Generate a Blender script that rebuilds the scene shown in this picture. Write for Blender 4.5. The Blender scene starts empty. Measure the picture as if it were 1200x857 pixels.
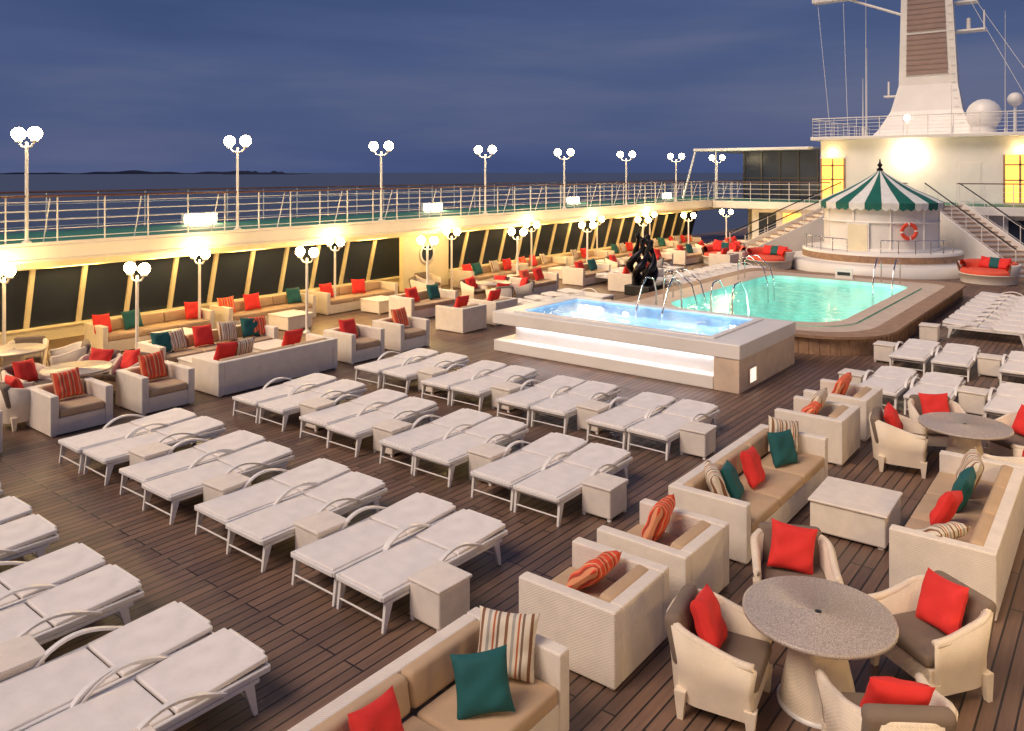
import bpy, bmesh, math, random
from math import radians, sin, cos, pi
from mathutils import Vector, Matrix, Euler
random.seed(7)
scene = bpy.context.scene
D = bpy.data

# ---------------------------------------------------------------- materials
def nt(name):
    m = D.materials.new(name); m.use_nodes = True
    t = m.node_tree; b = t.nodes['Principled BSDF']
    return m, t, b
def N(t, typ, **kw):
    n = t.nodes.new(typ)
    for k, v in kw.items():
        setattr(n, k, v)
    return n
def mathn(t, op, a, b=None, c=None):
    n = N(t, 'ShaderNodeMath', operation=op)
    for i, v in enumerate((a, b, c)):
        if v is None: continue
        if isinstance(v, (int, float)): n.inputs[i].default_value = v
        else: t.links.new(v, n.inputs[i])
    return n.outputs[0]
def ramp(t, fac, stops, const=False):
    r = N(t, 'ShaderNodeValToRGB')
    if const: r.color_ramp.interpolation = 'CONSTANT'
    e = r.color_ramp.elements
    while len(e) > 1: e.remove(e[-1])
    e[0].position = stops[0][0]; e[0].color = (*stops[0][1], 1)
    for p, c in stops[1:]:
        x = e.new(p); x.color = (*c, 1)
    t.links.new(fac, r.inputs[0]); return r.outputs[0]
def noise(t, vec, scale, detail=3, rough=.5):
    n = N(t, 'ShaderNodeTexNoise'); n.inputs['Scale'].default_value = scale
    n.inputs['Detail'].default_value = detail; n.inputs['Roughness'].default_value = rough
    if vec is not None: t.links.new(vec, n.inputs['Vector'])
    return n.outputs[0]
def coords(t, kind='Object'):
    return N(t, 'ShaderNodeTexCoord').outputs[kind]
def bump(t, b, h, strength, dist=.01):
    n = N(t, 'ShaderNodeBump'); n.inputs['Strength'].default_value = strength
    n.inputs['Distance'].default_value = dist
    t.links.new(h, n.inputs['Height']); t.links.new(n.outputs[0], b.inputs['Normal'])
def scl(c, k): return tuple(min(1, x*k) for x in c)
def simple(name, col, rough=.5, metal=0, var=.12, vs=2.5, bs=0, bstr=.2, emit=None, es=0):
    m, t, b = nt(name)
    b.inputs['Roughness'].default_value = rough; b.inputs['Metallic'].default_value = metal
    co = coords(t)
    n = noise(t, co, vs, 4, .6)
    t.links.new(ramp(t, n, [(.3, scl(col, 1-var)), (.7, scl(col, 1+var*.5))]), b.inputs['Base Color'])
    if bs: bump(t, b, noise(t, co, bs, 2), bstr, .004)
    if emit:
        b.inputs['Emission Color'].default_value = (*emit, 1); b.inputs['Emission Strength'].default_value = es
    return m
def emis(name, col, s):
    m, t, b = nt(name); b.inputs['Base Color'].default_value = (*col, 1)
    b.inputs['Emission Color'].default_value = (*col, 1); b.inputs['Emission Strength'].default_value = s
    return m

def wicker(name, col, k=260, bs=.45):
    m, t, b = nt(name); co = coords(t)
    s = N(t, 'ShaderNodeSeparateXYZ'); t.links.new(co, s.inputs[0])
    a = mathn(t, 'MULTIPLY', mathn(t, 'ADD', s.outputs[0], s.outputs[1]), k)
    c = mathn(t, 'MULTIPLY', mathn(t, 'ADD', s.outputs[2], mathn(t, 'MULTIPLY', s.outputs[1], .35)), k)
    h = mathn(t, 'MULTIPLY', mathn(t, 'SINE', a), mathn(t, 'SINE', c))
    n = noise(t, co, 5, 5, .6)
    h2 = mathn(t, 'MULTIPLY_ADD', h, .5, .5)
    mixv = mathn(t, 'MULTIPLY_ADD', h2, .28, mathn(t, 'MULTIPLY', n, .72))
    t.links.new(ramp(t, mixv, [(.2, scl(col, .82)), (.65, scl(col, 1.04))]), b.inputs['Base Color'])
    b.inputs['Roughness'].default_value = .6
    bump(t, b, h2, bs, .006)
    return m

def deckwood():
    m, t, b = nt('teak_deck'); co = coords(t)
    mp = N(t, 'ShaderNodeMapping'); mp.inputs['Rotation'].default_value = (0, 0, radians(90)); t.links.new(co, mp.inputs[0])
    br = N(t, 'ShaderNodeTexBrick'); t.links.new(mp.outputs[0], br.inputs['Vector'])
    br.offset = .37; br.offset_frequency = 3
    br.inputs['Color1'].default_value = (.26, .155, .105, 1); br.inputs['Color2'].default_value = (.16, .10, .074, 1)
    br.inputs['Mortar'].default_value = (.022, .016, .014, 1)
    br.inputs['Scale'].default_value = 1; br.inputs['Brick Width'].default_value = 2.3
    br.inputs['Row Height'].default_value = .125; br.inputs['Mortar Size'].default_value = .009
    br.inputs['Mortar Smooth'].default_value = .1; br.inputs['Bias'].default_value = 0
    st = N(t, 'ShaderNodeMapping'); st.inputs['Scale'].default_value = (14, .7, 1); t.links.new(co, st.inputs[0])
    g = noise(t, st.outputs[0], 2, 5, .65)
    big = noise(t, co, .45, 5, .65)
    f = mathn(t, 'ADD', mathn(t, 'MULTIPLY', g, .5), mathn(t, 'MULTIPLY', big, .5))
    c = ramp(t, f, [(.35, (.52, .52, .55)), (.65, (1.0, .98, .95))])
    mx = N(t, 'ShaderNodeMix', data_type='RGBA', blend_type='MULTIPLY'); mx.inputs[0].default_value = 1
    t.links.new(br.outputs['Color'], mx.inputs[6]); t.links.new(c, mx.inputs[7])
    t.links.new(mx.outputs[2], b.inputs['Base Color'])
    r = ramp(t, big, [(.35, (.34,)*3), (.65, (.62,)*3)]); t.links.new(r, b.inputs['Roughness'])
    hh = mathn(t, 'SUBTRACT', mathn(t, 'MULTIPLY', g, .2), br.outputs['Fac'])
    bump(t, b, hh, .5, .006)
    return m

def stripes(name, stops, freq=3.2):
    m, t, b = nt(name); co = coords(t)
    s = N(t, 'ShaderNodeSeparateXYZ'); t.links.new(co, s.inputs[0])
    f = mathn(t, 'FRACT', mathn(t, 'MULTIPLY_ADD', s.outputs[0], freq, 7.3))
    c = ramp(t, f, stops, True)
    t.links.new(c, b.inputs['Base Color']); b.inputs['Roughness'].default_value = .85
    bump(t, b, noise(t, co, 300, 2), .2, .002)
    return m

def water(name, tint, bs, bd):
    m = D.materials.new(name); m.use_nodes = True; t = m.node_tree; t.nodes.clear()
    o = N(t, 'ShaderNodeOutputMaterial'); tr = N(t, 'ShaderNodeBsdfTransparent'); tr.inputs[0].default_value = (*tint, 1)
    gl = N(t, 'ShaderNodeBsdfGlossy'); gl.inputs['Roughness'].default_value = .06
    fr = N(t, 'ShaderNodeFresnel'); fr.inputs[0].default_value = 1.33
    mx = N(t, 'ShaderNodeMixShader'); bp = N(t, 'ShaderNodeBump'); bp.inputs['Strength'].default_value = .7; bp.inputs['Distance'].default_value = bd
    t.links.new(noise(t, coords(t), bs, 3), bp.inputs['Height'])
    t.links.new(bp.outputs[0], fr.inputs['Normal']); t.links.new(bp.outputs[0], gl.inputs['Normal'])
    t.links.new(fr.outputs[0], mx.inputs[0]); t.links.new(tr.outputs[0], mx.inputs[1]); t.links.new(gl.outputs[0], mx.inputs[2])
    t.links.new(mx.outputs[0], o.inputs[0]); return m

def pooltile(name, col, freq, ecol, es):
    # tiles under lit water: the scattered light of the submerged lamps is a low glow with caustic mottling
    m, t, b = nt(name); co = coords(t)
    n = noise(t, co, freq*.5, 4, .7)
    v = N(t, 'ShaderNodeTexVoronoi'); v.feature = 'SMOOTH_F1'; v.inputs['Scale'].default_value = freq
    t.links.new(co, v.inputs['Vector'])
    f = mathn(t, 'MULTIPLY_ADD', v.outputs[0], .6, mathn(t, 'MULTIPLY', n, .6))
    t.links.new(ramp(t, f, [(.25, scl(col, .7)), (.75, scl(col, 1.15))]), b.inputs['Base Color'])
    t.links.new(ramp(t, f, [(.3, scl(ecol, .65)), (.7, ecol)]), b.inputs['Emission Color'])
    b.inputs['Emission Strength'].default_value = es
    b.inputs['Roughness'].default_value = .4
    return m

M = {}
M['wick'] = wicker('white_wicker', (.83, .755, .665))
M['wickc'] = wicker('cream_wicker', (.81, .70, .56))
M['sling'] = wicker('lounger_mesh_fabric', (.86, .81, .77), 420, .25)
M['alu'] = simple('white_powder_coat', (.82, .79, .76), .35)
M['white'] = simple('white_ship_paint', (.82, .79, .75), .4, var=.08, vs=.8)
M['cream'] = simple('cream_paint', (.82, .74, .54), .5, var=.08)
M['tan'] = simple('tan_cushion', (.54, .38, .24), .85, bs=150)
M['brown'] = simple('taupe_cushion', (.20, .15, .115), .9, bs=150)
M['red'] = simple('red_fabric', (.72, .03, .026), .8, bs=180)
M['coral'] = simple('coral_fabric', (.78, .11, .06), .8, bs=180)
M['teal'] = simple('teal_fabric', (.006, .095, .10), .8, bs=180)
cr = (.70, .62, .50)
M['strb'] = stripes('brown_striped_fabric', [(0, cr), (.22, (.22, .1, .05)), (.34, cr), (.5, (.35, .33, .30)), (.62, cr), (.74, (.45, .12, .04)), (.82, cr), (.9, (.2, .13, .09))], 5.2)
M['stro'] = stripes('orange_striped_fabric', [(0, (.75, .08, .03)), (.3, (.7, .4, .22)), (.42, (.75, .08, .03)), (.6, (.35, .05, .03)), (.72, (.72, .3, .15)), (.85, (.7, .07, .03))], 7)
M['deck'] = deckwood()
M['wood'] = simple('pool_surround_teak', (.38, .23, .14), .5, var=.3, vs=6)
M['green'] = simple('green_deck_paint', (.02, .15, .11), .7)
M['glass'] = simple('dark_window_glass', (.028, .038, .065), .25, var=.3, vs=.4)
M['glass'].node_tree.nodes['Principled BSDF'].inputs['Specular IOR Level'].default_value = .2
M['chrome'] = simple('chrome', (.75, .75, .75), .12, 1, var=.03)
M['rail'] = simple('varnished_rail', (.12, .05, .035), .35)
M['black'] = simple('black_metal', (.02, .02, .022), .35)
M['bronze'] = simple('dark_bronze', (.02, .018, .024), .35, .8)
m, t, b = nt('speckled_granite'); co = coords(t)
t.links.new(ramp(t, noise(t, co, 160, 2, .7), [(.35, (.16, .13, .12)), (.5, (.42, .36, .32)), (.65, (.62, .55, .50))]), b.inputs['Base Color'])
b.inputs['Roughness'].default_value = .35; M['granite'] = m
M['lamp'] = emis('lamp_globe_glass', (1, .80, .46), 75)
M['lampw'] = emis('deck_lamp_globe', (1, .66, .25), 115)
M['strip'] = emis('warm_light_strip', (1, .64, .18), 42)
M['warm'] = emis('lit_interior', (1, .42, .07), 2.4)
M['flood'] = emis('flood_light', (1, .76, .45), 110)
M['under'] = emis('underwater_light', (.86, .94, 1), 45)
M['underg'] = emis('pool_light', (.95, 1, .95), 75)
M['led'] = emis('cool_led_strip', (.92, .90, 1), 12)
M['niche'] = emis('niche_light', (1, .88, .7), 1.1)
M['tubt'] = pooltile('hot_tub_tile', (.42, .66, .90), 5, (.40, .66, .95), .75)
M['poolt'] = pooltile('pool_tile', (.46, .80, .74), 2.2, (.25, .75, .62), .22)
M['wtub'] = water('hot_tub_water', (.86, .95, 1), 4.5, .05)
M['wpool'] = water('pool_water', (.76, .95, .90), 2.2, .05)
M['awg'] = simple('green_awning', (.006, .13, .10), .7)
M['aww'] = simple('white_awning', (.8, .8, .76), .7)
M['mastp'] = simple('mast_grille', (.34, .24, .21), .6, vs=1.5)
M['ringr'] = simple('life_ring_red', (.75, .07, .03), .5)
M['hill'] = simple('land_haze', (.09, .10, .15), 1)
M['stone'] = simple('travertine', (.68, .54, .42), .45, var=.14, vs=3)

# ---------------------------------------------------------------- mesh builder
class MB:
    def __init__(s): s.v = []; s.f = []; s.m = []; s.sm = []; s.mats = []
    def mi(s, k):
        if k not in s.mats: s.mats.append(k)
        return s.mats.index(k)
    def add(s, vs, fs, mat, smooth=False, M4=None):
        o = len(s.v); i = s.mi(mat)
        for p in vs:
            p = Vector(p)
            if M4 is not None: p = M4 @ p
            s.v.append(tuple(p))
        for f in fs:
            s.f.append([a+o for a in f]); s.m.append(i); s.sm.append(smooth)
    def box(s, a, b, mat, bev=0, M4=None, seg=2):
        a, b = [min(x, y) for x, y in zip(a, b)], [max(x, y) for x, y in zip(a, b)]
        if bev <= 0:
            x0, y0, z0 = a; x1, y1, z1 = b
            vs = [(x0,y0,z0),(x1,y0,z0),(x1,y1,z0),(x0,y1,z0),(x0,y0,z1),(x1,y0,z1),(x1,y1,z1),(x0,y1,z1)]
            fs = [(0,3,2,1),(4,5,6,7),(0,1,5,4),(1,2,6,5),(2,3,7,6),(3,0,4,7)]
            s.add(vs, fs, mat, False, M4); return
        bm = bmesh.new(); bmesh.ops.create_cube(bm, size=1)
        for v in bm.verts:
            v.co = Vector([(a[i]+b[i])/2 + v.co[i]*(b[i]-a[i]) for i in range(3)])
        bmesh.ops.bevel(bm, geom=list(bm.edges), offset=bev, segments=seg, affect='EDGES', profile=.5)
        bm.verts.ensure_lookup_table(); bm.verts.index_update()
        s.add([v.co.copy() for v in bm.verts], [[v.index for v in f.verts] for f in bm.faces], mat, seg > 2, M4); bm.free()
    def rod(s, p0, p1, r, mat, n=8, r1=None):
        p0 = Vector(p0); p1 = Vector(p1); r1 = r if r1 is None else r1
        d = (p1-p0).normalized(); u = d.orthogonal().normalized(); w = d.cross(u)
        vs = []
        for p, rr_ in ((p0, r), (p1, r1)):
            for i in range(n):
                a = 2*pi*i/n; vs.append(p+(u*cos(a)+w*sin(a))*rr_)
        fs = [(i, (i+1) % n, n+(i+1) % n, n+i) for i in range(n)]
        s.add(vs, fs, mat, n > 5); s.add(vs, [list(range(n))[::-1], list(range(n, 2*n))], mat)
    def tube(s, pts, r, mat, n=8, flat=1):
        pts = [Vector(p) for p in pts]; R = r if isinstance(r, list) else [r]*len(pts)
        vs = []; prev = None
        for i, p in enumerate(pts):
            d = (pts[min(i+1, len(pts)-1)]-pts[max(i-1, 0)]).normalized()
            if prev is None: u = d.orthogonal().normalized()
            else: u = (prev-d*prev.dot(d)).normalized()
            prev = u; w = d.cross(u)
            for k in range(n):
                a = 2*pi*k/n; vs.append(p+(u*cos(a)+w*sin(a))*R[i])
        fs = [(i*n+k, i*n+(k+1) % n, (i+1)*n+(k+1) % n, (i+1)*n+k) for i in range(len(pts)-1) for k in range(n)]
        fs += [list(range(n))[::-1], list(range((len(pts)-1)*n, len(pts)*n))]
        s.add(vs, fs, mat, True)
    def ribbon(s, pts, w, th, mat):   # flat strap lying in the YZ plane, width along X
        P = [Vector(p) for p in pts]; loops = []
        for i, p in enumerate(P):
            d = (P[min(i+1, len(P)-1)]-P[max(i-1, 0)]).normalized(); nrm = Vector((0, -d.z, d.y)); x = Vector((1, 0, 0))
            loops.append([tuple(p-x*w/2-nrm*th/2), tuple(p+x*w/2-nrm*th/2), tuple(p+x*w/2+nrm*th/2), tuple(p-x*w/2+nrm*th/2)])
        s.loft(loops, mat)
    def lathe(s, prof, c, mat, n=32, a0=0, a1=2*pi, smooth=True, alt=None):
        full = abs(a1-a0-2*pi) < 1e-6; k = n if full else n+1
        vs = []
        for r, z in prof:
            for i in range(k):
                a = a0+(a1-a0)*i/n; vs.append((c[0]+r*cos(a), c[1]+r*sin(a), c[2]+z))
        if alt:
            for j in range(len(prof)-1):
                for i in range(n):
                    i2 = (i+1) % k
                    mm = mat if (i//alt[1]) % 2 == 0 else alt[0]
                    s.add([vs[j*k+i], vs[j*k+i2], vs[(j+1)*k+i2], vs[(j+1)*k+i]], [(0, 1, 2, 3)], mm, False)
        else:
            fs = [(j*k+i, j*k+(i+1) % k, (j+1)*k+(i+1) % k, (j+1)*k+i) for j in range(len(prof)-1) for i in range(n)]
            s.add(vs, fs, mat, smooth)
    def sphere(s, c, r, mat, n=16, sz=1):
        s.lathe([(r*sin(pi*j/10)+1e-5, -r*sz*cos(pi*j/10)) for j in range(11)], c, mat, n)
    def loft(s, loops, mat, smooth=False, cap=True):
        n = len(loops[0]); vs = [p for l in loops for p in l]
        fs = [(j*n+i, j*n+(i+1) % n, (j+1)*n+(i+1) % n, (j+1)*n+i) for j in range(len(loops)-1) for i in range(n)]
        s.add(vs, fs, mat, smooth)
        if cap: s.add(vs, [list(range(n))[::-1], list(range((len(loops)-1)*n, len(loops)*n))], mat)
    def mesh(s, name):
        me = D.meshes.new(name); me.from_pydata(s.v, [], s.f)
        for k in s.mats: me.materials.append(M[k])
        me.polygons.foreach_set('material_index', s.m); me.polygons.foreach_set('use_smooth', s.sm)
        me.update(); return me
def put(name, me, loc=(0, 0, 0), rot=(0, 0, 0), sc=(1, 1, 1)):
    if isinstance(me, MB): me = me.mesh(name)
    o = D.objects.new(name, me); o.location = loc; o.rotation_euler = rot; o.scale = sc
    scene.collection.objects.link(o); return o
def rrect(x0, x1, y0, y1, r, n=6):
    if not isinstance(r, (list, tuple)): r = [r]*4
    out = []
    for (cx, cy, a), q in zip(((x1-r[0], y1-r[0], 0), (x0+r[1], y1-r[1], 90), (x0+r[2], y0+r[2], 180), (x1-r[3], y0+r[3], 270)), r):
        for i in range(n+1):
            t_ = radians(a+90*i/n); out.append((cx+q*cos(t_), cy+q*sin(t_)))
    return out
def L(loop, z): return [(x, y, z) for x, y in loop]
def railing(mb, pts, z, h=1.08, sp=1.07, rails=4, top='rail', post='alu', rt=.028, lean=0):
    for a, b in zip(pts[:-1], pts[1:]):
        a = Vector((*a, z)) if len(a) == 2 else Vector(a); b = Vector((*b, z)) if len(b) == 2 else Vector(b)
        n = max(1, round((b-a).length/sp))
        up = Vector((0, 0, 1))
        mb.rod(a+up*h, b+up*h, rt, top, 8)
        for k in range(rails):
            q = h*(.12+.76*k/max(1, rails-1)); mb.rod(a+up*q, b+up*q, .011, post, 5)
        for i in range(n+1):
            p = a.lerp(b, i/n); mb.rod(p, p+up*h, .019, post, 6)

# ---------------------------------------------------------------- sea, land, hull, deck
m, t, b = nt('sea_water'); co = coords(t)
b.inputs['Base Color'].default_value = (.055, .075, .12, 1); b.inputs['Roughness'].default_value = .42
bump(t, b, noise(t, co, .05, 5, .6), .35, 1.0); M['sea'] = m
mb = MB(); mb.add([(-30000, -30000, -22), (30000, -30000, -22), (30000, 30000, -22), (-30000, 30000, -22)], [(0, 1, 2, 3)], 'sea'); put('sea', mb)
mb = MB()
def hill(ang0, ang1, dist, hmax, n=60, seed=0):
    rnd = random.Random(seed); ph = [rnd.uniform(0, 6) for _ in range(4)]
    vs = []
    for i in range(n+1):
        a = ang0+(ang1-ang0)*i/n; e = sin(pi*i/n)**.5
        hh = hmax*e*(.6+.25*sin(i*.3+ph[0])+.15*sin(i*.9+ph[1]))
        x, y = -dist*sin(a), dist*cos(a)
        vs += [(x, y, -22), (x, y, -22+hh), (x*1.1, y*1.1, -22)]
    fs = []
    for i in range(n):
        for k in (0, 1): fs.append((3*i+k, 3*i+3+k, 3*i+4+k, 3*i+1+k))
    mb.add(vs, fs, 'hill')
hill(radians(38.2+33), radians(38.2+14), 12000, 55, seed=1)
hill(radians(38.2+20), radians(38.2+15), 9500, 50, seed=3)
put('distant_land', mb)

mb = MB()
xs = [-24, -10.8, -5.9, 7]; ys = [-6, 20.2, 29.2, 60]
vs = [(x, y, 0) for y in ys for x in xs]
fs = [(j*4+i, j*4+i+1, j*4+i+5, j*4+i+4) for j in range(3) for i in range(3) if not (i == 1 and j == 1)]
mb.add(vs, fs, 'deck'); put('pool_deck_floor', mb)
mb = MB()
mb.box((-24.05, -6, -22.5), (-23.9, 70, -.01), 'white'); mb.box((6.9, -6, -22.5), (7.05, 70, -.01), 'white')
mb.box((-23.9, 69.9, -22.5), (6.9, 70, -.01), 'white'); mb.box((-23.9, -6, -22.5), (6.9, -5.9, -.01), 'white')
put('ship_hull', mb)

# ---------------------------------------------------------------- upper promenade
XI, XO = -19.66, -24
mb = MB()
mb.box((XO, -6, 2.24), (XI, 50, 2.63), 'white', .02)
mb.box((XO+.05, -6, 2.63), (XI-.12, 50, 2.65), 'green')
mb.box((XI-.1, -6, 2.632), (XI-.004, 50, 2.70), 'white')
mb.box((XO+.02, -6, 2.05), (XI-.6, 50, 2.237), 'cream')
mb.rod((XI+.01, -6, 2.3), (XI+.01, 50, 2.3), .025, 'white', 6)
put('upper_promenade_deck', mb)
mb = MB()
railing(mb, [(XI-.06, -6), (XI-.06, 50)], 2.66, 1.09, 1.07, 5)
for i in range(26):
    y = -5+2.14*i
    mb.rod((XI-.06, y, 3.7), (XI-.42, y, 2.67), .016, 'alu', 6)
put('promenade_railing', mb)
mb = MB(); railing(mb, [(XO+.12, -6), (XO+.12, 50)], 2.66, 1.09, 1.4, 5)
put('outer_ship_railing', mb)
bl = MB(); bl.box((-.06, -.6, 0), (.06, .6, .34), 'white', .015); bl.box((.061, -.54, .05), (.075, .54, .29), 'lamp')
for q in (-.2, .2): bl.box((.0755, q-.012, .05), (.082, q+.012, .29), 'white')
blm = bl.mesh('bulwark_light')
for y in (3.2, 13.9, 24.6, 35.3, 46): put('bulwark_light', blm, (XO+.3, y, 2.66))

def lamp_post(h, gap, r, mat):
    m_ = MB()
    m_.lathe([(.1, 0), (.1, .03), (.05, .06), (.038, .12), (.034, h-.1), (.03, h)], (0, 0, 0), 'alu', 12)
    m_.tube([(0, -gap, h+.02), (0, -gap*.6, h-.1), (0, 0, h-.13), (0, gap*.6, h-.1), (0, gap, h+.02)], .02, 'alu')
    for sgn in (-1, 1):
        m_.lathe([(.001, -.01), (.07, 0), (.08, .05), (.03, .06)], (0, sgn*gap, h), 'alu', 12)
        m_.sphere((0, sgn*gap, h+.06+r*.85), r, mat, 18)
    return m_
up = lamp_post(2.28, .31, .15, 'lamp').mesh('promenade_lamp_post')
for i in range(-1, 8): put('promenade_lamp_post', up, (XI-.06, 7.35+5.35*i, 2.7), (0, 0, radians(-80)))
lo = lamp_post(2.0, .24, .125, 'lampw').mesh('deck_lamp_post')
for i in range(-1, 8): put('deck_lamp_post', lo, (-17.5, 8.76+4.6*i, 0), (0, 0, radians(-80)))
for y in (6.8, 11.4, 15.9, 21.2, 26, 31, 36): put('deck_lamp_post', lo, (-19.45, y, 0), (0, 0, radians(-85)))
for y in (1.5, 4.6, 8, 11.5, 16.5, 21.5, 27): put('deck_lamp_post', lo, (.9, y, 0))

# windscreen wall
mb = MB()
xb, xt, zb, zt = -21.95, -21.5, .32, 2.05
mb.box((xb-.15, -6, 0), (xb+.05, 46, zb), 'cream', .01)
mb.box((xb-.2, -6, zb), (xb+.14, 46, zb+.06), 'cream', .01)
y = -5.6
while y < 45:
    if not (19.6 < y < 22.7):
        hw = .055
        mb.loft([[(xb-.05, y-hw, zb+.05), (xb+.09, y-hw, zb+.05), (xb+.09, y+hw, zb+.05), (xb-.05, y+hw, zb+.05)],
                 [(xt-.05, y-hw, zt), (xt+.09, y-hw, zt), (xt+.09, y+hw, zt), (xt-.05, y+hw, zt)]], 'cream')
    y += 1.25
mb.add([(xb, -6, zb+.05), (xb, 46, zb+.05), (xt, 46, zt), (xt, -6, zt)], [(0, 1, 2, 3)], 'glass')
mb.box((xt+.0, -6, 1.9), (xt+.12, 46, 2.045), 'cream')
put('windscreen_wall', mb)
mb = MB()
mb.box((-20.9, 20.0, 0), (-20.7, 22.4, 2.04), 'cream', .02)
mb.lathe([(.3, 0), (.4, .0), (.4, .05), (.3, .05)], (0, 0, 0), 'alu', 24)
k = len(mb.v)-24*4
R_ = Matrix.Translation((-20.7, 21.2, 1.3)) @ Matrix.Rotation(radians(90), 4, 'Y')
for i in range(k, len(mb.v)): mb.v[i] = tuple(R_ @ Vector(mb.v[i]))
k = len(mb.v); mb.lathe([(.001, .02), (.3, .02)], (0, 0, 0), 'glass', 24)
for i in range(k, len(mb.v)): mb.v[i] = tuple(R_ @ Vector(mb.v[i]))
put('porthole_partition', mb)
mb = MB()
for i in range(20):
    yy = -4+2.5*i
    mb.box((-21.33, yy, 1.98), (-21.22, yy+1.25, 2.046), 'strip')
put('ceiling_light_strip', mb)

# ---------------------------------------------------------------- loungers
mb = MB()
W, LN, Z = .67, 1.82, .34
for s_ in (-1, 1):
    mb.box((s_*W/2-.02, 0, Z-.05), (s_*W/2+.02, LN, Z), 'alu', .008)
    mb.box((s_*W/2-.018, .1, Z-.09), (s_*W/2+.018, LN-.1, Z-.055), 'alu', .006)
mb.box((-W/2, -.012, Z-.048), (W/2, .02, Z-.003), 'alu', .008); mb.box((-W/2, LN-.02, Z-.048), (W/2, LN+.012, Z-.003), 'alu', .008)
mb.box((-W/2+.022, .022, Z-.03), (W/2-.022, 1.03, Z+.012), 'sling', .012)
RB = Matrix.Translation((0, 1.05, Z-.02)) @ Matrix.Rotation(radians(3), 4, 'X')
mb.box((-W/2+.01, 0, .0), (W/2-.01, .77, .045), 'sling', .014, RB)
mb.box((-W/2+.08, .76, .0), (W/2-.08, .79, .05), 'alu', .01, RB)
for s_ in (-1, 1):
    for (yy, dy) in ((.08, -.06), (LN-.2, .07)):
        x = s_*(W/2-.005)
        mb.loft([[(x-.014, yy+dy-.015, 0), (x+.014, yy+dy-.015, 0), (x+.014, yy+dy+.02, 0), (x-.014, yy+dy+.02, 0)],
                 [(x-.02, yy-.04, Z-.06), (x+.02, yy-.04, Z-.06), (x+.02, yy+.05, Z-.06), (x-.02, yy+.05, Z-.06)]], 'alu')
    x = s_*(W/2+.022)
    arc = [(x, .64+.78*i/12, Z-.03+.15*sin(pi*min(1, max(0, (i/12)))**.8)) for i in range(13)]
    mb.ribbon(arc, .046, .022, 'alu')
for yy in (.09, LN-.21): mb.rod((-W/2, yy, Z-.1), (W/2, yy, Z-.1), .014, 'alu')
for yy in (.03, LN-.14): mb.rod((-W/2, yy, .1), (W/2, yy, .1), .01, 'alu')
lm = mb.mesh('sun_lounger')
def lounger(x, y, yaw=0):
    put('sun_lounger', lm, (x, y, 0), (0, 0, radians(yaw+random.uniform(-1.3, 1.3))))
mb = MB(); mb.box((-.21, -.21, .03), (.21, .21, .38), 'wick', .02); mb.box((-.225, -.225, .38), (.225, .225, .41), 'wick', .01)
for sx in (-1, 1):
    for sy in (-1, 1): mb.box((sx*.18-.02, sy*.18-.02, 0), (sx*.18+.02, sy*.18+.02, .03), 'alu')
stm = mb.mesh('wicker_side_table')
def stab(x, y): put('wicker_side_table', stm, (x, y, 0), (0, 0, radians(random.uniform(-4, 4))))
for y0 in (2.0, 5.08, 7.98, 10.8):
    for x0 in (-6.95, -8.82, -10.7, -12.57, -14.4):
        if x0 < -13 and y0 > 3: continue
        lounger(x0+.35, y0+random.uniform(-.06, .06)); lounger(x0+1.08, y0+random.uniform(-.06, .06))
        stab(x0+1.43+.22, y0+.6+random.uniform(-.08, .08))
for y0, xo in ((15.4, -3.75), (18.6, -3.9)):
    stab(xo-.62, y0+.9)
    for k_, dx in enumerate((0, .82, 2.05, 2.85)):
        lounger(xo+dx, y0)
    stab(xo+1.43, y0+.9)
for i in range(8): lounger(-2.2, 23.6+.86*i, 90)
for i in range(3): lounger(.1, 22.6+.86*i, 90)
for i in range(8): lounger(-12.2, 26.4+.86*i, 90)
for i in range(5): lounger(-14.9, 26.4+.95*i, 90)
for i in range(4): lounger(-13.3, 19.2+.9*i, 90)
stab(-4.2, 22.6); stab(-1.9, 22.6)

# ---------------------------------------------------------------- sofas
def sofa_mesh(Ln, Dp=.95, n=3, H_=.66, name='wicker_sofa'):
    mb = MB(); a = .13
    hx, hy = Ln/2, Dp/2
    mb.box((-hx, -hy, .02), (-hx+a, hy, H_), 'wick', .015)
    mb.box((hx-a, -hy, .02), (hx, hy, H_), 'wick', .015)
    mb.box((-hx+a+.001, hy-a, .02), (hx-a-.001, hy-.001, H_-.002), 'wick', .015)
    mb.box((-hx+a+.001, -hy+.01, .02), (hx-a-.001, hy-a-.001, .29), 'wick', .01)
    w = (Ln-2*a-.02)/n
    for i in range(n):
        x0 = -hx+a+.01+w*i
        mb.box((x0+.006, -hy-.005, .295), (x0+w-.006, hy-a-.16, .43), 'tan', .035, seg=3)
        Rb = Matrix.Translation((0, hy-a-.16, .42)) @ Matrix.Rotation(radians(-9), 4, 'X')
        mb.box((x0+.01, 0, 0), (x0+w-.01, .14, .27), 'tan', .04, Rb, seg=3)
    for sx in (-1, 1):
        for sy in (-1, 1): mb.box((sx*(hx-.06)-.03, sy*(hy-.06)-.03, 0), (sx*(hx-.06)+.03, sy*(hy-.06)+.03, .02), 'alu')
    return mb.mesh(name)
S3 = sofa_mesh(2.9); S2_ = sofa_mesh(2.0, n=2); A1_ = sofa_mesh(1.0, 1.0, 1, name='wicker_cube_armchair')
def sofa(x, y, phi, me=None):
    me = me or S3
    put(me.name.split('.')[0], me, (x, y, 0), (0, 0, radians(phi+90+random.uniform(-.7, .7))))
def arm(x, y, phi): sofa(x, y, phi, A1_)

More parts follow.
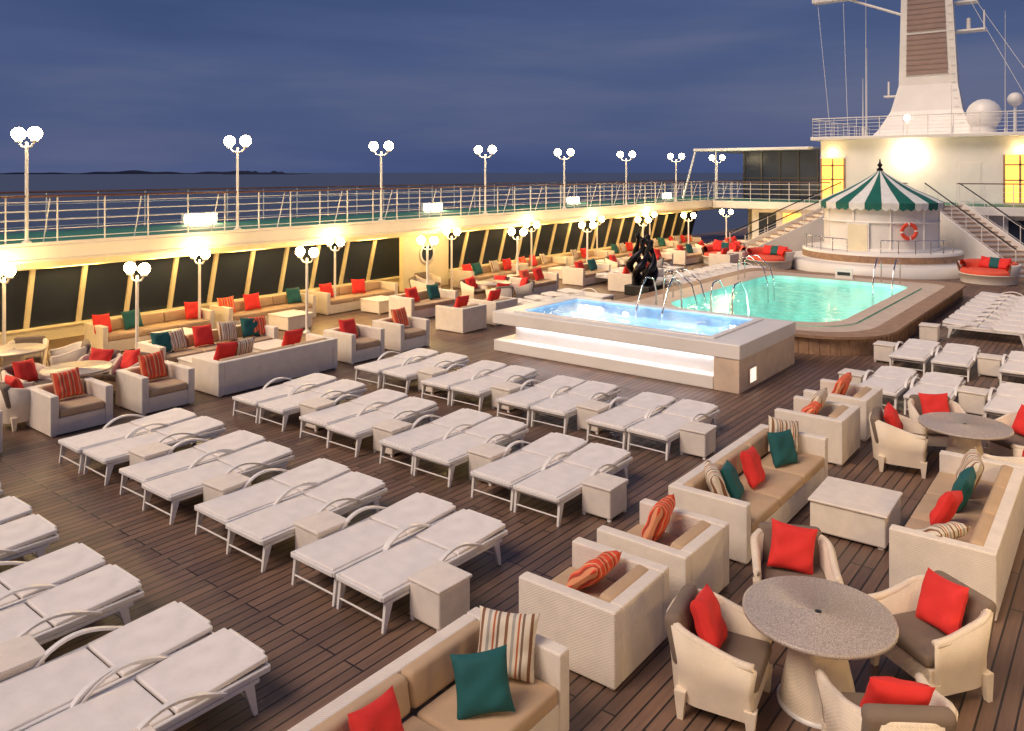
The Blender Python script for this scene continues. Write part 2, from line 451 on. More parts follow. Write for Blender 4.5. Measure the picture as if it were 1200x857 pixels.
# pillows
def pillow_mesh(mat, name, w=.48, h=.48, th=.18, n=16):
    mb = MB(); vs = []
    for side in (-1, 1):
        for j in range(n+1):
            for i in range(n+1):
                u = -1+2*i/n; v = -1+2*j/n
                pin = 1-.10*(1-abs(u)**2)*abs(v)**4 ; pin2 = 1-.10*(1-abs(v)**2)*abs(u)**4
                f = max(0, (1-u**4)*(1-v**4))**.55
                wr = 1+.09*sin(5*u+3*v*side)*sin(4*v+1)+.05*sin(11*u*v+side)
                vs.append((u*w/2*pin2, side*th/2*f*wr, v*h/2*pin))
    fs = []
    k = (n+1)**2
    for j in range(n):
        for i in range(n):
            q = (j*(n+1)+i, j*(n+1)+i+1, (j+1)*(n+1)+i+1, (j+1)*(n+1)+i)
            fs.append(q); fs.append(tuple(k+a for a in q[::-1]))
    mb.add(vs, fs, mat, True)
    return mb.mesh(name)
PM = {'r': pillow_mesh('red', 'red_throw_pillow'), 't': pillow_mesh('teal', 'teal_throw_pillow'),
      'b': pillow_mesh('strb', 'brown_striped_throw_pillow'), 'o': pillow_mesh('stro', 'orange_striped_throw_pillow'),
      'c': pillow_mesh('coral', 'coral_throw_pillow')}
def pil(k, x, y, phi, z=.66, lean=20, roll=0, s=1):
    me = PM[k]
    put(me.name.split('.')[0], me, (x, y, z), (radians(-lean), radians(roll+random.uniform(-5, 5)), radians(phi+90)), (s, s, s))

# ---- right / foreground groups
sofa(-3.9, 3.62, 0); pil('b', -3.83, 4.80, -60, .66, 22, 3, 1.0); pil('t', -3.72, 4.38, -45, .62, 25, -2, .88); pil('r', -3.9, 3.55, 5, .62, 25, 10, .9)
sofa(-1.55, 3.45, 180); pil('b', -1.52, 4.5, 215, .7)
arm(-3.9, 6.18, 180); pil('o', -3.98, 6.28, 180, .60, 50, 4, .95)
arm(-3.85, 7.42, 180); pil('o', -3.95, 7.5, 190, .66, 22, -8, 1.0)
sofa(-3.83, 9.85, 0); pil('b', -3.85, 8.75, 35, .65); pil('t', -3.8, 9.05, 15, .62, 25, 4, .9); pil('r', -3.78, 9.65, 5, .63, 20, 12, .95); pil('t', -3.72, 10.55, -20, .63, 20, 4, .95); pil('b', -3.85, 10.95, -40, .66, 20, 8)
sofa(-1.55, 10.25, 180); pil('b', -1.62, 9.15, 150, .58, 60, 0, .95); pil('r', -1.65, 9.75, 175, .64, 25, -10, .9); pil('t', -1.6, 10.4, 180, .64, 20, 5); pil('b', -1.6, 10.95, 195, .68, 20, 8, 1.05)
mb = MB(); mb.box((-.42, -.42, .03), (.42, .42, .38), 'wick', .02); mb.box((-.44, -.44, .38), (.44, .44, .41), 'wick', .012)
for sx in (-1, 1):
    for sy in (-1, 1): mb.box((sx*.36-.03, sy*.36-.03, 0), (sx*.36+.03, sy*.36+.03, .03), 'alu')
ctm = mb.mesh('wicker_coffee_table')
def ctab(x, y): put('wicker_coffee_table', ctm, (x, y, 0), (0, 0, radians(random.uniform(-3, 3))))
ctab(-2.68, 10.1); ctab(-2.7, 3.4)
arm(-3.9, 12.6, 180); pil('b', -3.95, 12.7, 185, .68, 25, 5)
arm(-3.9, 13.95, 180); pil('o', -3.95, 14.0, 180, .66, 25, 5)
pil('o', -3.98, 12.45, 180, .62, 45, 5, .9)

# tub chairs + tables
mb = MB()
base = []
for i in range(9): base.append((-.37, -.36+.44*i/8))
for i in range(1, 11):
    a = radians(180-90*i/10); base.append((-.37+.30*(1+cos(a)), .08+.30*sin(a)))
for i in range(1, 5): base.append((-.07+.14*i/4, .38))
for i in range(1, 11):
    a = radians(90-90*i/10); base.append((.07+.30*cos(a), .08+.30*sin(a)))
for i in range(1, 9): base.append((.37, .08-.44*i/8))
def top(y):
    q = max(0, min(1, (y+.30)/.62)); q = q*q*(3-2*q); return .57+.12*q
lo_, mid_, to_, ti_, li_ = [], [], [], [], []
for x, y in base:
    r_ = math.hypot(x, y); k1 = 1-.06/max(r_, .1)
    lo_.append((x*.90, y*.90, .12)); mid_.append((x*.95, y*.95, .34)); to_.append((x*1.06, y*1.06, top(y))); ti_.append((x*k1, y*k1, top(y)+.0)); li_.append((x*k1*.92, y*k1*.92, .25))
n_ = len(base); vs = lo_+mid_+to_+ti_+li_
fs = []
for j in range(4):
    for i in range(n_-1): fs.append((j*n_+i, j*n_+i+1, (j+1)*n_+i+1, (j+1)*n_+i))
fs.append((0, n_, 2*n_, 3*n_, 4*n_)); fs.append((n_-1, 5*n_-1, 4*n_-1, 3*n_-1, 2*n_-1))
mb.add(vs, fs, 'wickc', True)
mb.tube([((p[0]+q[0])/2, (p[1]+q[1])/2, p[2]-.005) for p, q in zip(to_, ti_)], .036, 'wickc', 8)
mb.box((-.31, -.34, .16), (.31, -.28, .33), 'wickc', .012); mb.box((-.29, -.279, .2), (.29, .25, .32), 'wickc')
for sx in (-1, 1):
    for yy in (-.32, .22):
        mb.loft([[(sx*.33-.022, yy-.022, 0), (sx*.33+.022, yy-.022, 0), (sx*.33+.022, yy+.022, 0), (sx*.33-.022, yy+.022, 0)],
                 [(sx*.31-.05, yy-.045, .22), (sx*.31+.035, yy-.045, .22), (sx*.31+.035, yy+.045, .22), (sx*.31-.05, yy+.045, .22)]], 'wickc')
mb.box((-.30, -.37, .33), (.30, .22, .44), 'brown', .04, seg=3)
mb.box((-.30, 0, 0), (.30, .14, .41), 'brown', .055, Matrix.Translation((0, .16, .38)) @ Matrix.Rotation(radians(-13), 4, 'X'), seg=3)
tcm = mb.mesh('wicker_tub_chair')
def tchair(x, y, phi, p='r', pz=.64):
    put('wicker_tub_chair', tcm, (x, y, 0), (0, 0, radians(phi+90)))
    if p:
        a = radians(phi); pil(p, x-.08*cos(a), y-.08*sin(a), phi, pz, 22, random.uniform(-8, 8), .92)
mb = MB()
mb.lathe([(.001, .745), (.03, .745), (.032, .741), (.57, .741), (.59, .735), (.59, .71), (.57, .70), (.001, .70)], (0, 0, 0), 'granite', 48)
mb.lathe([(.001, .749), (.028, .748), (.03, .741)], (0, 0, 0), 'black', 16)
mb.lathe([(.30, .02), (.27, .2), (.20, .5), (.18, .70)], (0, 0, 0), 'wickc', 28)
mb.lathe([(.001, .025), (.32, .025), (.32, .0)], (0, 0, 0), 'alu', 28)
rtm = mb.mesh('round_granite_table')
def rtab(x, y): put('round_granite_table', rtm, (x, y, 0))
rtab(-2.04, 6.6)
tchair(-2.62, 7.72, -65); tchair(-2.68, 6.12, 10); tchair(-1.36, 7.5, 235); tchair(-1.37, 6.0, 125)
rtab(-1.93, 12.8); tchair(-2.75, 12.65, 10, 'r'); tchair(-2.45, 13.75, -60); tchair(-1.3, 13.7, 235); tchair(-1.15, 12.3, 160)

# ---- left groups
sofa(-14.25, 9.9, 180); sofa(-14.1, 3.3, 180)
arm(-14.3, 6.0, 0); pil('o', -14.4, 6.0, 0, .68); arm(-14.3, 7.5, 0); pil('o', -14.4, 7.5, 0, .7, 15, 0, 1.05)
arm(-14.3, 12.25, 0); pil('r', -14.45, 12.2, 0); arm(-14.3, 13.75, 0); pil('o', -14.4, 13.8, 0, .7)
sofa(-16.4, 9.9, 0)
for k_, yy in zip('tbrbto', (8.75, 9.05, 9.7, 10.3, 10.9, 11.1)): pil(k_, -16.4, yy, 0)
pil('r', -14.4, 10.6, 180, .68); pil('r', -14.4, 9.0, 180, .68); pil('b', -14.4, 9.4, 180, .68)
ctab(-15.4, 9.2); ctab(-15.4, 10.8)
rtab(-15.2, 6.5)
for x, y, p in ((-15.9, 7.2, -45), (-16.0, 6.0, 20), (-15.0, 5.5, 90), (-15.4, 7.5, -80)): tchair(x, y, p)
rtab(-17.8, 6.4); tchair(-18.5, 6.9, -30, None); tchair(-17.4, 7.3, -110, None); tchair(-18.4, 5.7, 40, None)
yy = 10.2; ks = 'rtbrorbtrbro'
q = 0
for i in range(10):
    cy0 = yy+3.3*i
    if 19.2 < cy0 < 22.6: tchair(-19.6, cy0, 0, None); tchair(-19.0, cy0-.9, 30, None); continue
    sofa(-19.6, cy0, 0)
    for d_ in (-1.1, -.45, .3, 1.05):
        if random.random() < .22: q += 1; continue
        pil(ks[q % 12], -19.6, cy0+d_+random.uniform(-.2, .2), random.uniform(-20, 20)); q += 1
    ctab(-18.4, cy0)
for base_y in (15.6, 24.6, 33.2):
    sofa(-16.9, base_y+1.6, 0, S2_); pil('r', -16.9, base_y+1.1, 0); pil('t', -16.9, base_y+2.0, 0)
    arm(-14.6, base_y+.7, 180); pil('r', -14.6, base_y+.7, 180, .7); arm(-14.6, base_y+2.1, 180); pil('r', -14.6, base_y+2.1, 180, .7)
    rtab(-16.4, base_y+4.3); tchair(-17.2, base_y+4.2, 0); tchair(-15.9, base_y+5.1, 240); tchair(-15.7, base_y+3.8, 150); tchair(-16.8, base_y+5.1, -60)
    sofa(-16.9, base_y+7, 0, S2_); pil('c', -16.9, base_y+6.6, 0); pil('r', -16.9, base_y+7.4, 0)

mb = MB()
mb.lathe([(.95, .02), (1.0, .35), (1.05, .36), (.9, .38), (.001, .38)], (0, 0, 0), 'wick', 32)
mb.lathe([(1.0, .35), (1.12, .75), (1.05, .78), (.9, .42)], (0, 0, 0), 'wick', 28, radians(-20), radians(200))
mb.lathe([(.95, .38), (.97, .46), (.90, .52), (.001, .54)], (0, 0, 0), 'coral', 32)
mb.lathe([(.92, .5), (.99, .62), (1.0, .8), (.9, .84), (.78, .7), (.78, .5)], (0, 0, 0), 'coral', 28, radians(-15), radians(195))
dbm = mb.mesh('round_daybed')
def daybed(x, y, phi):
    put('round_daybed', dbm, (x, y, 0), (0, 0, radians(phi+90)))
    a = radians(phi)
    for s_, k_ in ((-.35, 'r'), (0, 't'), (.35, 'r')):
        pil(k_, x-.5*cos(a)-s_*sin(a), y-.5*sin(a)+s_*cos(a), phi, .74, 22)
daybed(-15.3, 35.6, -70); daybed(-13.1, 35.4, -100); daybed(-4.6, 35.8, -110)

# ---------------------------------------------------------------- hot tub
mb = MB()
X0, X1, Y0, Y1 = -12.25, -6.05, 14.8, 18.0
ix0, ix1, iy0, iy1 = X0+.62, X1-.8, Y0+.42, Y1-.42
zt_, zu = .95, .66
mb.box((X0, Y0, zu), (X1, iy0, zt_), 'white', .02); mb.box((X0, iy1, zu), (X1, Y1, zt_), 'white', .02)
mb.box((X0, iy0+.001, zu), (ix0, iy1-.001, zt_-.002), 'white', .01); mb.box((ix1, iy0+.001, zu), (X1, iy1-.001, zt_-.002), 'white', .01)
for a_, b_ in (((ix0-.16, iy0-.16), (ix1+.16, iy0-.01)), ((ix0-.16, iy1+.01), (ix1+.16, iy1+.16)), ((ix0-.16, iy0-.009), (ix0-.01, iy1+.009)), ((ix1+.01, iy0-.009), (ix1+.16, iy1+.009))):
    mb.box((*a_, zt_), (*b_, zt_+.03), 'white', .01)
mb.box((X0+.45, Y0+.35, .27), (X1-.55, Y0+.40, zu), 'white'); mb.box((X0+.40, Y0+.41, .27), (X0+.45, Y1-.35, zu), 'white')
mb.box((X0+.45, Y1-.35, .27), (X1-.55, Y1-.3, zu), 'white')
mb.box((X0+.02, Y0+.03, .0), (X1-.56, Y1-.03, .268), 'white', .02)
mb.box((X1-.55, Y0+.02, 0), (X1-.02, Y1-.02, zu-.003), 'stone', .015)
mb.box((X0+.5, Y0+.27, zu-.03), (X1-.6, Y0+.31, zu-.004), 'led')
mb.box((X1-.019, Y0+.5, .12), (X1-.008, Y0+.85, .4), 'niche')
for q in ((Y0+.46, .08, Y0+.50, .44), (Y0+.85, .08, Y0+.89, .44)): mb.box((X1-.02, q[0], q[1]), (X1+.01, q[2], q[3]), 'stone')
mb.box((X1-.02, Y0+.501, .4), (X1+.01, Y0+.849, .44), 'stone'); mb.box((X1-.02, Y0+.501, .08), (X1+.01, Y0+.849, .12), 'stone')
# basin
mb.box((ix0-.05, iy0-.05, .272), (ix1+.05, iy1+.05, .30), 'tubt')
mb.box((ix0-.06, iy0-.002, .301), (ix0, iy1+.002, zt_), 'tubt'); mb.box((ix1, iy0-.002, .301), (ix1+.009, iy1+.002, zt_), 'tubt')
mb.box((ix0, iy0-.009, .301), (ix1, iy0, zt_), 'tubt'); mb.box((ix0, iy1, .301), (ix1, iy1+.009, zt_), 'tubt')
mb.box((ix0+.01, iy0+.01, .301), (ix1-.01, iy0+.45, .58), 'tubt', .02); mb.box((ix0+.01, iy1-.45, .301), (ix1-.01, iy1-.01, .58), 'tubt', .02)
for i in range(5):
    x = ix0+.5+i*.95
    if i in (1, 4): mb.box((x-.07, iy1-.016, .67), (x+.07, iy1-.003, .76), 'under')
    mb.box((x-.12, iy0+.003, .64), (x+.12, iy0+.016, .76), 'under')
for yy in (iy0+.8, iy0+1.6): mb.box((ix1-.016, yy-.1, .64), (ix1-.003, yy+.1, .76), 'under')
mb.add([(ix0+.002, iy0+.002, .925), (ix1-.002, iy0+.002, .925), (ix1-.002, iy1-.002, .925), (ix0+.002, iy1-.002, .925)], [(0, 1, 2, 3)], 'wtub')
hr = MB()
for x in (-9.6, -8.9):
    hr.tube([(x, Y1+.1, 0), (x, Y1+.1, 1.3), (x, Y1-.05, 1.62), (x, Y1-.4, 1.7), (x, iy1-.2, 1.5), (x, iy1-.5, .95), (x, iy1-.55, .7)], .022, 'chrome')
put('hot_tub', mb); put('hot_tub_handrail', hr)
st = MB()
for i in range(3): st.box((-10.2+.002*i, 18.02, max(0, .24*i-.002)), (-8.3-.002*i, 18.95-.3*i, .24*(i+1)), 'white', .015)
put('hot_tub_steps', st)

# ---------------------------------------------------------------- pool
mb = MB()
out = rrect(-12.2, -4.7, 19.1, 31.2, [.6, .6, 1.6, 1.8]); mid = rrect(-11.1, -5.6, 20.0, 29.6, [.8, .8, 1.2, 1.3]); inn = rrect(-10.75, -5.95, 20.35, 29.15, [.7, .7, 1.1, 1.2])
mb.loft([L(out, 0), L(out, .40)], 'wood', cap=False)
o2 = rrect(-12.3, -4.6, 19.0, 31.3, [.65, .65, 1.65, 1.85])
o3 = rrect(-11.8, -5.1, 19.5, 30.5, [.65, .65, 1.4, 1.6])
mb.loft([L(out, .395), L(o2, .40), L(o2, .46), L(o3, .462)], 'wood', cap=False)
mb.loft([L(o3, .462), L(mid, .463)], 'stone', cap=False)
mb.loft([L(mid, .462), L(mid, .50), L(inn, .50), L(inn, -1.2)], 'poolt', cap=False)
mb.loft([L(mid, .4625), L(mid, .505), L(rrect(-10.85, -5.85, 20.25, 29.25, [.72, .72, 1.12, 1.22]), .505), L(inn, .506)], 'stone', cap=False)
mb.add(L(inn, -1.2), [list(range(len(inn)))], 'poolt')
per = out+[out[0]]
for a, b in zip(per[:-1], per[1:]):
    a = Vector(a); b = Vector(b); n = max(1, int((b-a).length/.16)); d = (b-a)
    if d.length < 1e-4: continue
    nrm = Vector((d.y, -d.x)).normalized()
    for i in range(n):
        p = a+d*((i+.5)/n); q = p+nrm*.012
        mb.rod((q.x, q.y, 0), (q.x, q.y, .385), .012, 'wood', 4)
for i in range(6):
    y = 21.3+1.35*i
    mb.box((-5.98, y-.13, -.35), (-5.955, y+.13, -.1), 'underg')
for x in (-9.5, -8.3, -7.1): mb.box((x-.15, 20.36, -.35), (x+.15, 20.38, -.1), 'underg')
put('swimming_pool', mb)
mb = MB(); mb.add(L(inn, .38), [list(range(len(inn)))], 'wpool'); put('pool_water', mb)
mb = MB()
for (x, y) in ((-11.0, 21.6), (-11.0, 22.2), (-10.9, 27.0), (-10.9, 27.6)):
    mb.tube([(x-.2, y, .46), (x-.2, y, 1.1), (x-.05, y, 1.32), (x+.25, y, 1.35), (x+.7, y, 1.0), (x+.85, y, .5), (x+.88, y, -.2)], .022, 'chrome')
for (x, y) in ((-9.0, 20.4), (-8.4, 20.4), (-7.0, 29.2), (-6.4, 29.2)):
    s_ = 1 if y < 25 else -1
    mb.tube([(x, y-.35*s_, .46), (x, y-.35*s_, 1.1), (x, y-.2*s_, 1.32), (x, y+.2*s_, 1.35), (x, y+.6*s_, 1.0), (x, y+.75*s_, .5), (x, y+.78*s_, -.2)], .022, 'chrome')
put('pool_handrail', mb)
mb = MB(); mb.box((-8.6, 29.75, .47), (-8.0, 29.8, .85), 'white', .01); mb.box((-8.52, 29.745, .6), (-8.08, 29.749, .72), 'black'); mb.box((-8.6, 29.801, .464), (-8.0, 30, .5), 'white'); put('pool_depth_sign', mb)

# sculpture
mb = MB(); mb.box((-.5, -.5, 0), (.5, .5, .35), 'black', .03)
for k_ in range(5):
    pts = []; rs = []
    for i in range(15):
        q = i/14; a = 2*pi*k_/5+q*2.6; r_ = .18+.26*sin(pi*q*1.15)**2+.05*sin(k_*2+q*8)
        pts.append((r_*cos(a), r_*sin(a), .35+q*(1.55+.12*sin(k_*1.7)))); rs.append(.15-.07*q+.03*sin(q*11+k_))
    mb.tube(pts, rs, 'bronze', 10); mb.sphere(tuple(Vector(pts[-1])+Vector((0, 0, .05))), .1, 'bronze', 10)
put('bronze_sculpture', mb, (-13.7, 24.9, 0))

# ---------------------------------------------------------------- bar gazebo
GC = (-9.2, 38.6)
mb = MB()
mb.lathe([(4.1, 0), (4.1, .42), (3.9, .44), (3.3, .45)], (*GC, 0), 'white', 48)
mb.lathe([(3.3, .44), (3.3, .86), (3.25, .9), (.01, .9)], (*GC, 0), 'white', 48)
mb.lathe([(3.31, .5), (3.31, .78)], (*GC, 0), 'wood', 48)
put('bar_platform', mb)
mb = MB()
mb.lathe([(2.5, .9), (2.5, 2.95)], (0, 0, 0), 'white', 40)
for i in range(10):
    a = 2*pi*i/10+.1
    mb.rod((2.51*cos(a), 2.51*sin(a), .9), (2.51*cos(a), 2.51*sin(a), 2.95), .045, 'white', 8)
mb.lathe([(2.58, .9), (2.58, 1.0), (2.5, 1.02)], (0, 0, 0), 'white', 40)
mb.lathe([(2.5, 2.1), (2.58, 2.12), (2.58, 2.16), (2.5, 2.18)], (0, 0, 0), 'white', 40)
prof = [(2.72, 2.74), (2.74, 2.98), (2.2, 3.24), (1.55, 3.52), (.9, 3.86), (.35, 4.18), (.12, 4.36)]
mb.lathe(prof, (0, 0, 0), 'awg', 48, alt=('aww', 2))
for i in range(48):
    a0 = 2*pi*i/48; a1 = 2*pi*(i+1)/48; am = (a0+a1)/2
    mt = 'awg' if (i//2) % 2 == 0 else 'aww'
    mb.add([(2.72*cos(a0), 2.72*sin(a0), 2.745), (2.72*cos(a1), 2.72*sin(a1), 2.745), (2.72*cos(am), 2.72*sin(am), 2.65)], [(0, 1, 2)], mt)
mb.lathe([(.12, 4.34), (.16, 4.42), (.05, 4.52), (.13, 4.62), (.05, 4.72), (.02, 4.9)], (0, 0, 0), 'bronze', 12)
mb.box((-.45, -2.58, .9), (.45, -2.52, 2.05), 'cream', .01, Matrix.Rotation(radians(-8), 4, 'Z'))
mb.box((-.52, -2.56, .9), (.52, -2.525, 2.12), 'alu', .01, Matrix.Rotation(radians(-8), 4, 'Z'))
put('pool_bar_kiosk', mb, (*GC, 0), (0, 0, 0), (.94, .94, 1))
mb = MB()
nn = 32
for i in range(nn):
    a0 = 2*pi*i/nn; a1 = 2*pi*(i+1)/nn; mt = 'ringr' if (i % 8) not in (0,) else 'aww'
    for j in range(8):
        b0 = 2*pi*j/8; b1 = 2*pi*(j+1)/8
        P_ = lambda a, b_: ((.3+.085*cos(b_))*cos(a), .06*sin(b_), (.3+.085*cos(b_))*sin(a))
        mb.add([P_(a0, b0), P_(a1, b0), P_(a1, b1), P_(a0, b1)], [(0, 1, 2, 3)], mt)
ang = radians(-50)
put('life_ring', mb, (GC[0]+2.50*cos(ang), GC[1]+2.50*sin(ang), 1.8), (0, 0, ang+pi/2))
mb = MB()
pts = [(GC[0]+3.2*cos(radians(a)), GC[1]+3.2*sin(radians(a))) for a in range(-160, -15, 12)]
for k_, (a, b) in enumerate(zip(pts[:-1], pts[1:])):
    if k_ in (5, 6): continue
    railing(mb, [a, b], .9, .55, 1, 1, 'chrome', 'chrome', .02)
put('bar_platform_railing', mb)

# ---------------------------------------------------------------- aft terrace, stairs, superstructure
mb = MB()
mb.box((-19.65, 44, 2.22), (7, 60, 2.64), 'white', .02); mb.box((-19.6, 44.1, 2.64), (7, 60, 2.66), 'green')
mb.box((-17.5, 44.6, 0), (7, 44.8, 2.21), 'white')
mb.box((-19.9, 50.01, 0), (-17.51, 50.2, 2.2), 'cream')
for x in (-16.6, -15.2, -4.4, -2.8): mb.box((x-.5, 44.585, .1), (x+.5, 44.598, 2.0), 'warm' if x > -16 and x < -15 else 'glass')
put('terrace_deck', mb)
mb = MB(); railing(mb, [(-19.6, 44.1), (-13, 44.1)], 2.66, 1.08, 1.2, 4); railing(mb, [(-11.0, 44.1), (-9.2, 44.1)], 2.66, 1.08, 1.2, 4); railing(mb, [(-7, 44.1), (6, 44.1)], 2.66, 1.08, 1.2, 4)
put('terrace_railing', mb)
def stair(p0, p1, w, n, name):
    p0 = Vector(p0); p1 = Vector(p1); d = (p1-p0); dh = Vector((d.x, d.y, 0)); ln = dh.length; u = dh.normalized()
    Rm = Matrix.Translation(p0) @ Matrix.Rotation(math.atan2(u.y, u.x), 4, 'Z')
    mb = MB(); tr = ln/n; rs = d.z/n
    for i in range(n):
        mb.box((i*tr, -w/2, i*rs-.001), (i*tr+tr*1.02, w/2, (i+1)*rs-.03), 'white', 0, Rm)
        mb.box((i*tr-.03, -w/2-.01, (i+1)*rs-.028), (i*tr+tr, w/2+.01, (i+1)*rs), 'wood', 0, Rm)
    for s_ in (-1, 1):
        y = s_*(w/2+.06)
        vs = [(-.2, y-.05, 0), (-.2, y-.05, .3), (ln, y-.05, d.z+.25), (ln, y-.05, 0)]; vs += [(a, b_+.1, c) for a, b_, c in vs]
        mb.add(vs, [(3, 2, 1, 0), (4, 5, 6, 7), (0, 1, 5, 4), (1, 2, 6, 5), (2, 3, 7, 6)], 'white', False, Rm)
        A = Rm @ Vector((-.2, y, .3)); B = Rm @ Vector((ln, y, d.z+.25)); railing(mb, [tuple(A), tuple(B)], 0, .85, 1.2, 2, 'black', 'alu', .03)
    put(name, mb)
stair((-16.0, 39.3, 0), (-11.9, 43.9, 2.66), 1.6, 15, 'staircase')
stair((-3.4, 38.9, 0), (-7.6, 43.9, 2.66), 1.6, 15, 'staircase')
SB = MB()
SB.box((-14.7, 48, 2.66), (7, 60, 6.15), 'white', .03)
SB.box((-15.1, 47.4, 6.15), (7, 60.5, 6.35), 'white', .03)
for x, hw, z0, z1 in ((-14.0, .6, 2.75, 5.1), (-4.75, .65, 2.75, 5.2)):
    SB.box((x-hw, 47.96, z0), (x+hw, 47.995, z1), 'warm'); SB.box((x-hw-.1, 47.94, z1), (x+hw+.1, 47.999, z1+.1), 'white')
    for q in (-hw-.05, 0, hw+.05): SB.box((x+q-.05, 47.93, z0), (x+q+.05, 47.958, z1), 'wood')
    for zz in (1.1, 1.9): SB.box((x-hw, 47.93, z0+zz), (x+hw, 47.955, z0+zz+.07), 'wood')
for x in (-12.6, -7.0): SB.box((x-.5, 47.98, 2.75), (x+.5, 47.996, 4.8), 'white', .005)
SB.rod((-9.94, 47.95, 5.3), (-9.94, 47.7, 5.3), .05, 'alu')
SB.sphere((-9.94, 47.4, 5.3), .2, 'flood', 12)
SB.sphere((-14.0, 47.7, 5.45), .08, 'lampw', 10); SB.sphere((-4.75, 47.7, 5.5), .08, 'lampw', 10)
for x in (-12.2, -6.6): SB.sphere((x, 43.6, 2.05), .07, 'lampw', 10); SB.rod((x, 43.6, 2.1), (x, 44.05, 2.21), .02, 'alu')
put('superstructure', SB)
mb = MB(); railing(mb, [(-15.0, 60), (-15.0, 47.5), (6.9, 47.5)], 6.35, 1.05, 1.2, 5, 'alu'); put('sun_deck_railing', mb)
mb = MB()
mb.box((-22.4, 47.2, 5.62), (-15.15, 56, 5.8), 'white', .03)
mb.box((-19.3, 47.9, 2.66), (-14.75, 48.0, 5.6), 'glass')
for i in range(5): mb.box((-19.35+1.12*i, 47.84, 2.66), (-19.25+1.12*i, 47.895, 5.6), 'black')
mb.box((-19.3, 47.85, 3.9), (-14.8, 47.89, 4.0), 'black')
mb.rod((-22.3, 47.3, 5.6), (-22.8, 46.6, 2.66), .07, 'white'); mb.rod((-20.9, 47.3, 5.6), (-20.9, 47.3, 2.66), .05, 'white')
put('glazed_canopy', mb)

# mast
mb = MB()
secs = [(6.3, -10.1, 55, 3.0, 2.8), (6.9, -10.1, 55, 2.5, 2.5), (8.0, -10.05, 54.9, 1.95, 2.0), (9.6, -10.0, 54.7, 1.6, 1.5), (15.2, -9.95, 53.6, 1.36, 1.1), (17.5, -9.95, 53.2, 1.2, 1.0)]
def sec(z, x, y, hx, hy): return [(x-hx, y-hy, z), (x+hx, y-hy, z), (x+hx*.8, y+hy, z), (x-hx*.8, y+hy, z)]
mb.loft([sec(*s_) for s_ in secs], 'white')
def fr(z, k):
    for a, b in zip(secs[:-1], secs[1:]):
        if a[0] <= z <= b[0]:
            q = (z-a[0])/(b[0]-a[0]); v = [a[i]+(b[i]-a[i])*q for i in range(5)]
            return v[1]+k*v[3], v[2]-v[4]-.03
    return 0, 0
for z0, z1 in ((10.2, 12.6), (12.75, 15.1)):
    a = fr(z0, -.74); b = fr(z0, .70); c = fr(z1, .70); d = fr(z1, -.74)
    mb.add([(*a, z0), (*b, z0), (*c, z1), (*d, z1)], [(0, 1, 2, 3)], 'mastp')
for z in [10.2+.3*i for i in range(17)]:
    a = fr(z, -.76); b = fr(z, .72); mb.rod((a[0], a[1]-.02, z), (b[0], b[1]-.02, z), .018, 'mastp', 4)
mb.box((-16.8, 53.0, 15.3), (-11.2, 53.7, 15.65), 'white', .05); mb.box((-13.4, 52.9, 15.65), (-11.0, 53.8, 15.9), 'white', .04)
mb.rod((-14.5, 53.3, 15.3), (-11.3, 53.3, 13.9), .08, 'white')
mb.box((-8.7, 53.2, 12.6), (-7.0, 54.2, 12.7), 'white'); mb.rod((-7.1, 53.7, 12.7), (-7.1, 53.7, 13.8), .05, 'white'); mb.rod((-7.9, 53.7, 12.7), (-7.9, 53.7, 13.4), .12, 'white')
mb.box((-8.6, 53.2, 14.3), (-7.4, 54.2, 14.4), 'white'); mb.sphere((-7.7, 53.7, 14.65), .22, 'white')
mb.box((-12.6, 53.8, 9.0), (-11.4, 54.6, 9.1), 'white'); mb.rod((-12.4, 54.2, 9.1), (-12.4, 54.2, 10.0), .06, 'white')
for i in range(16):
    z = 7.2+.5*i; x_ = fr(z, .86)
    mb.rod((x_[0]-.12, x_[1]-.03, z), (x_[0]+.12, x_[1]-.03, z), .02, 'alu', 5)
put('ship_mast', mb)
mb = MB(); mb.lathe([(.75, 6.35), (.6, 6.7), (.62, 6.9)], (0, 0, 0), 'white', 20); mb.sphere((0, 0, 7.55), .9, 'white', 24); put('radome', mb, (-6.9, 52, 0))
mb = MB(); mb.lathe([(.1, 6.35), (.08, 8.3)], (0, 0, 0), 'white', 10); mb.sphere((0, 0, 8.5), .4, 'white', 20); put('radome', mb, (-5.6, 54, 0))
for x, y, h in ((-13.2, 52, 9), (-13.9, 55, 6), (-6.2, 55, 7.5), (-5.0, 53, 10), (-4.6, 50, 8), (-12.6, 49, 3.4), (-8.2, 50, 3)):
    mb = MB(); mb.rod((0, 0, 6.35), (0, 0, 6.9), .06, 'white'); mb.rod((0, 0, 6.9), (0, 0, 6.35+h), .03, 'white', 6, .012); put('whip_antenna', mb, (x, y, 0))
mb = MB()
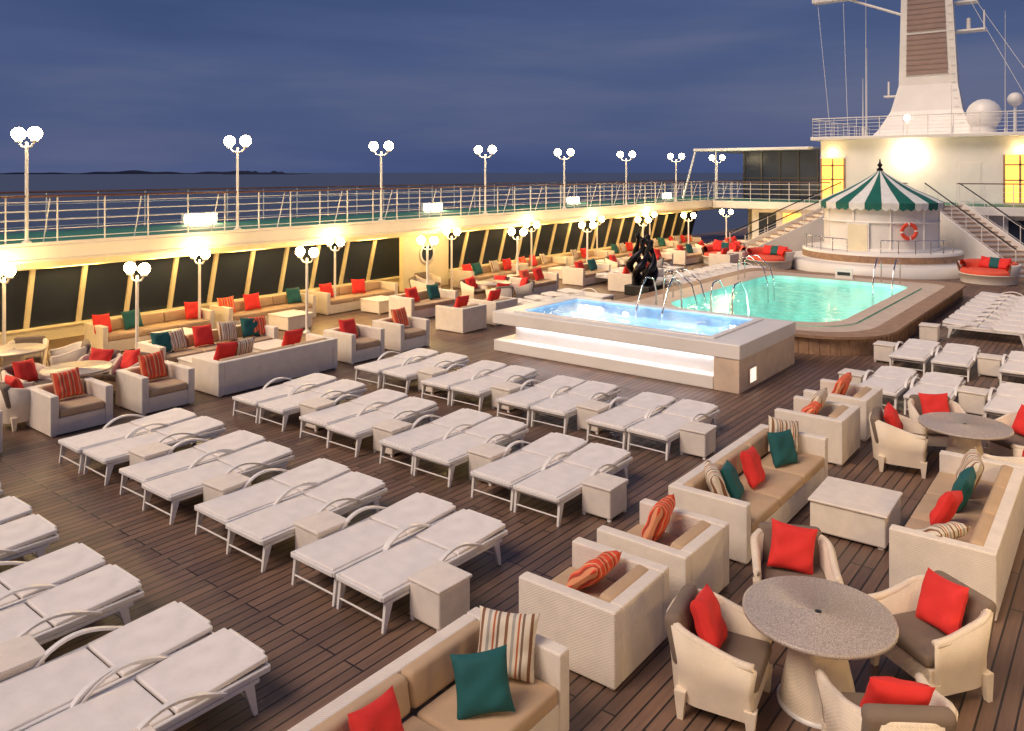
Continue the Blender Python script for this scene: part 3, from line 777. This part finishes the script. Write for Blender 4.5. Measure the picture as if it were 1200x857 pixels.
for a, b in (((-16.5, 53.3, 15.3), (-14.7, 50, 6.4)), ((-14.9, 53.3, 15.3), (-13.7, 50, 6.4)), ((-9, 53, 17), (-3.8, 50, 6.4)), ((-9, 53, 17), (-2.8, 50, 6.4))): mb.rod(a, b, .012, 'alu', 5)
put('mast_stay_cables', mb)
mb = MB(); mb.lathe([(.03, 6.35), (.03, 7.2)], (0, 0, 0), 'alu', 8); mb.sphere((0, 0, 7.3), .16, 'lamp', 12); put('mast_deck_lamp', mb, (-10.0, 47.8, 0))

# ---------------------------------------------------------------- world, sun, camera
w = D.worlds.new('World'); scene.world = w; w.use_nodes = True; t = w.node_tree
bg = t.nodes['Background']
sky = N(t, 'ShaderNodeTexSky'); sky.sky_type = 'NISHITA'; sky.sun_disc = False
SE, SA = radians(2), radians(200)
sky.sun_elevation = SE; sky.sun_rotation = SA
gen = coords(t, 'Generated')
mp = N(t, 'ShaderNodeMapping'); mp.inputs['Scale'].default_value = (1.1, 1.1, 8); t.links.new(gen, mp.inputs[0])
n = noise(t, mp.outputs[0], 1.5, 5, .52)
cl = ramp(t, n, [(.30, (.34, .60, 1.60)), (.5, (.52, .80, 1.90)), (.70, (.90, 1.10, 2.1))])
mx = N(t, 'ShaderNodeMix', data_type='RGBA', blend_type='MIX'); mx.inputs[0].default_value = .92
t.links.new(sky.outputs[0], mx.inputs[6]); t.links.new(cl, mx.inputs[7]); t.links.new(mx.outputs[2], bg.inputs[0])
bg.inputs[1].default_value = .122
sl = D.lights.new('ship_flood_fill', 'SUN'); sl.energy = 2.75; sl.angle = radians(32); sl.color = (1, .79, .62)  # added soft fill, stands in for unseen ship floodlights behind the camera
so = D.objects.new('flood_fill_sun', sl); scene.collection.objects.link(so); so.rotation_euler = (radians(40), 0, radians(-24))

cam = D.cameras.new('camera'); co_ = D.objects.new('camera', cam); scene.collection.objects.link(co_)
co_.location = (0, 0, 4.3); co_.rotation_euler = (radians(90), 0, radians(38.2))
cam.lens = 28; cam.sensor_width = 36; cam.shift_y = -.1888; cam.clip_end = 100000; cam.clip_start = .05
scene.camera = co_
scene.view_settings.view_transform = 'Standard'; scene.view_settings.look = 'None'; scene.view_settings.exposure = 0
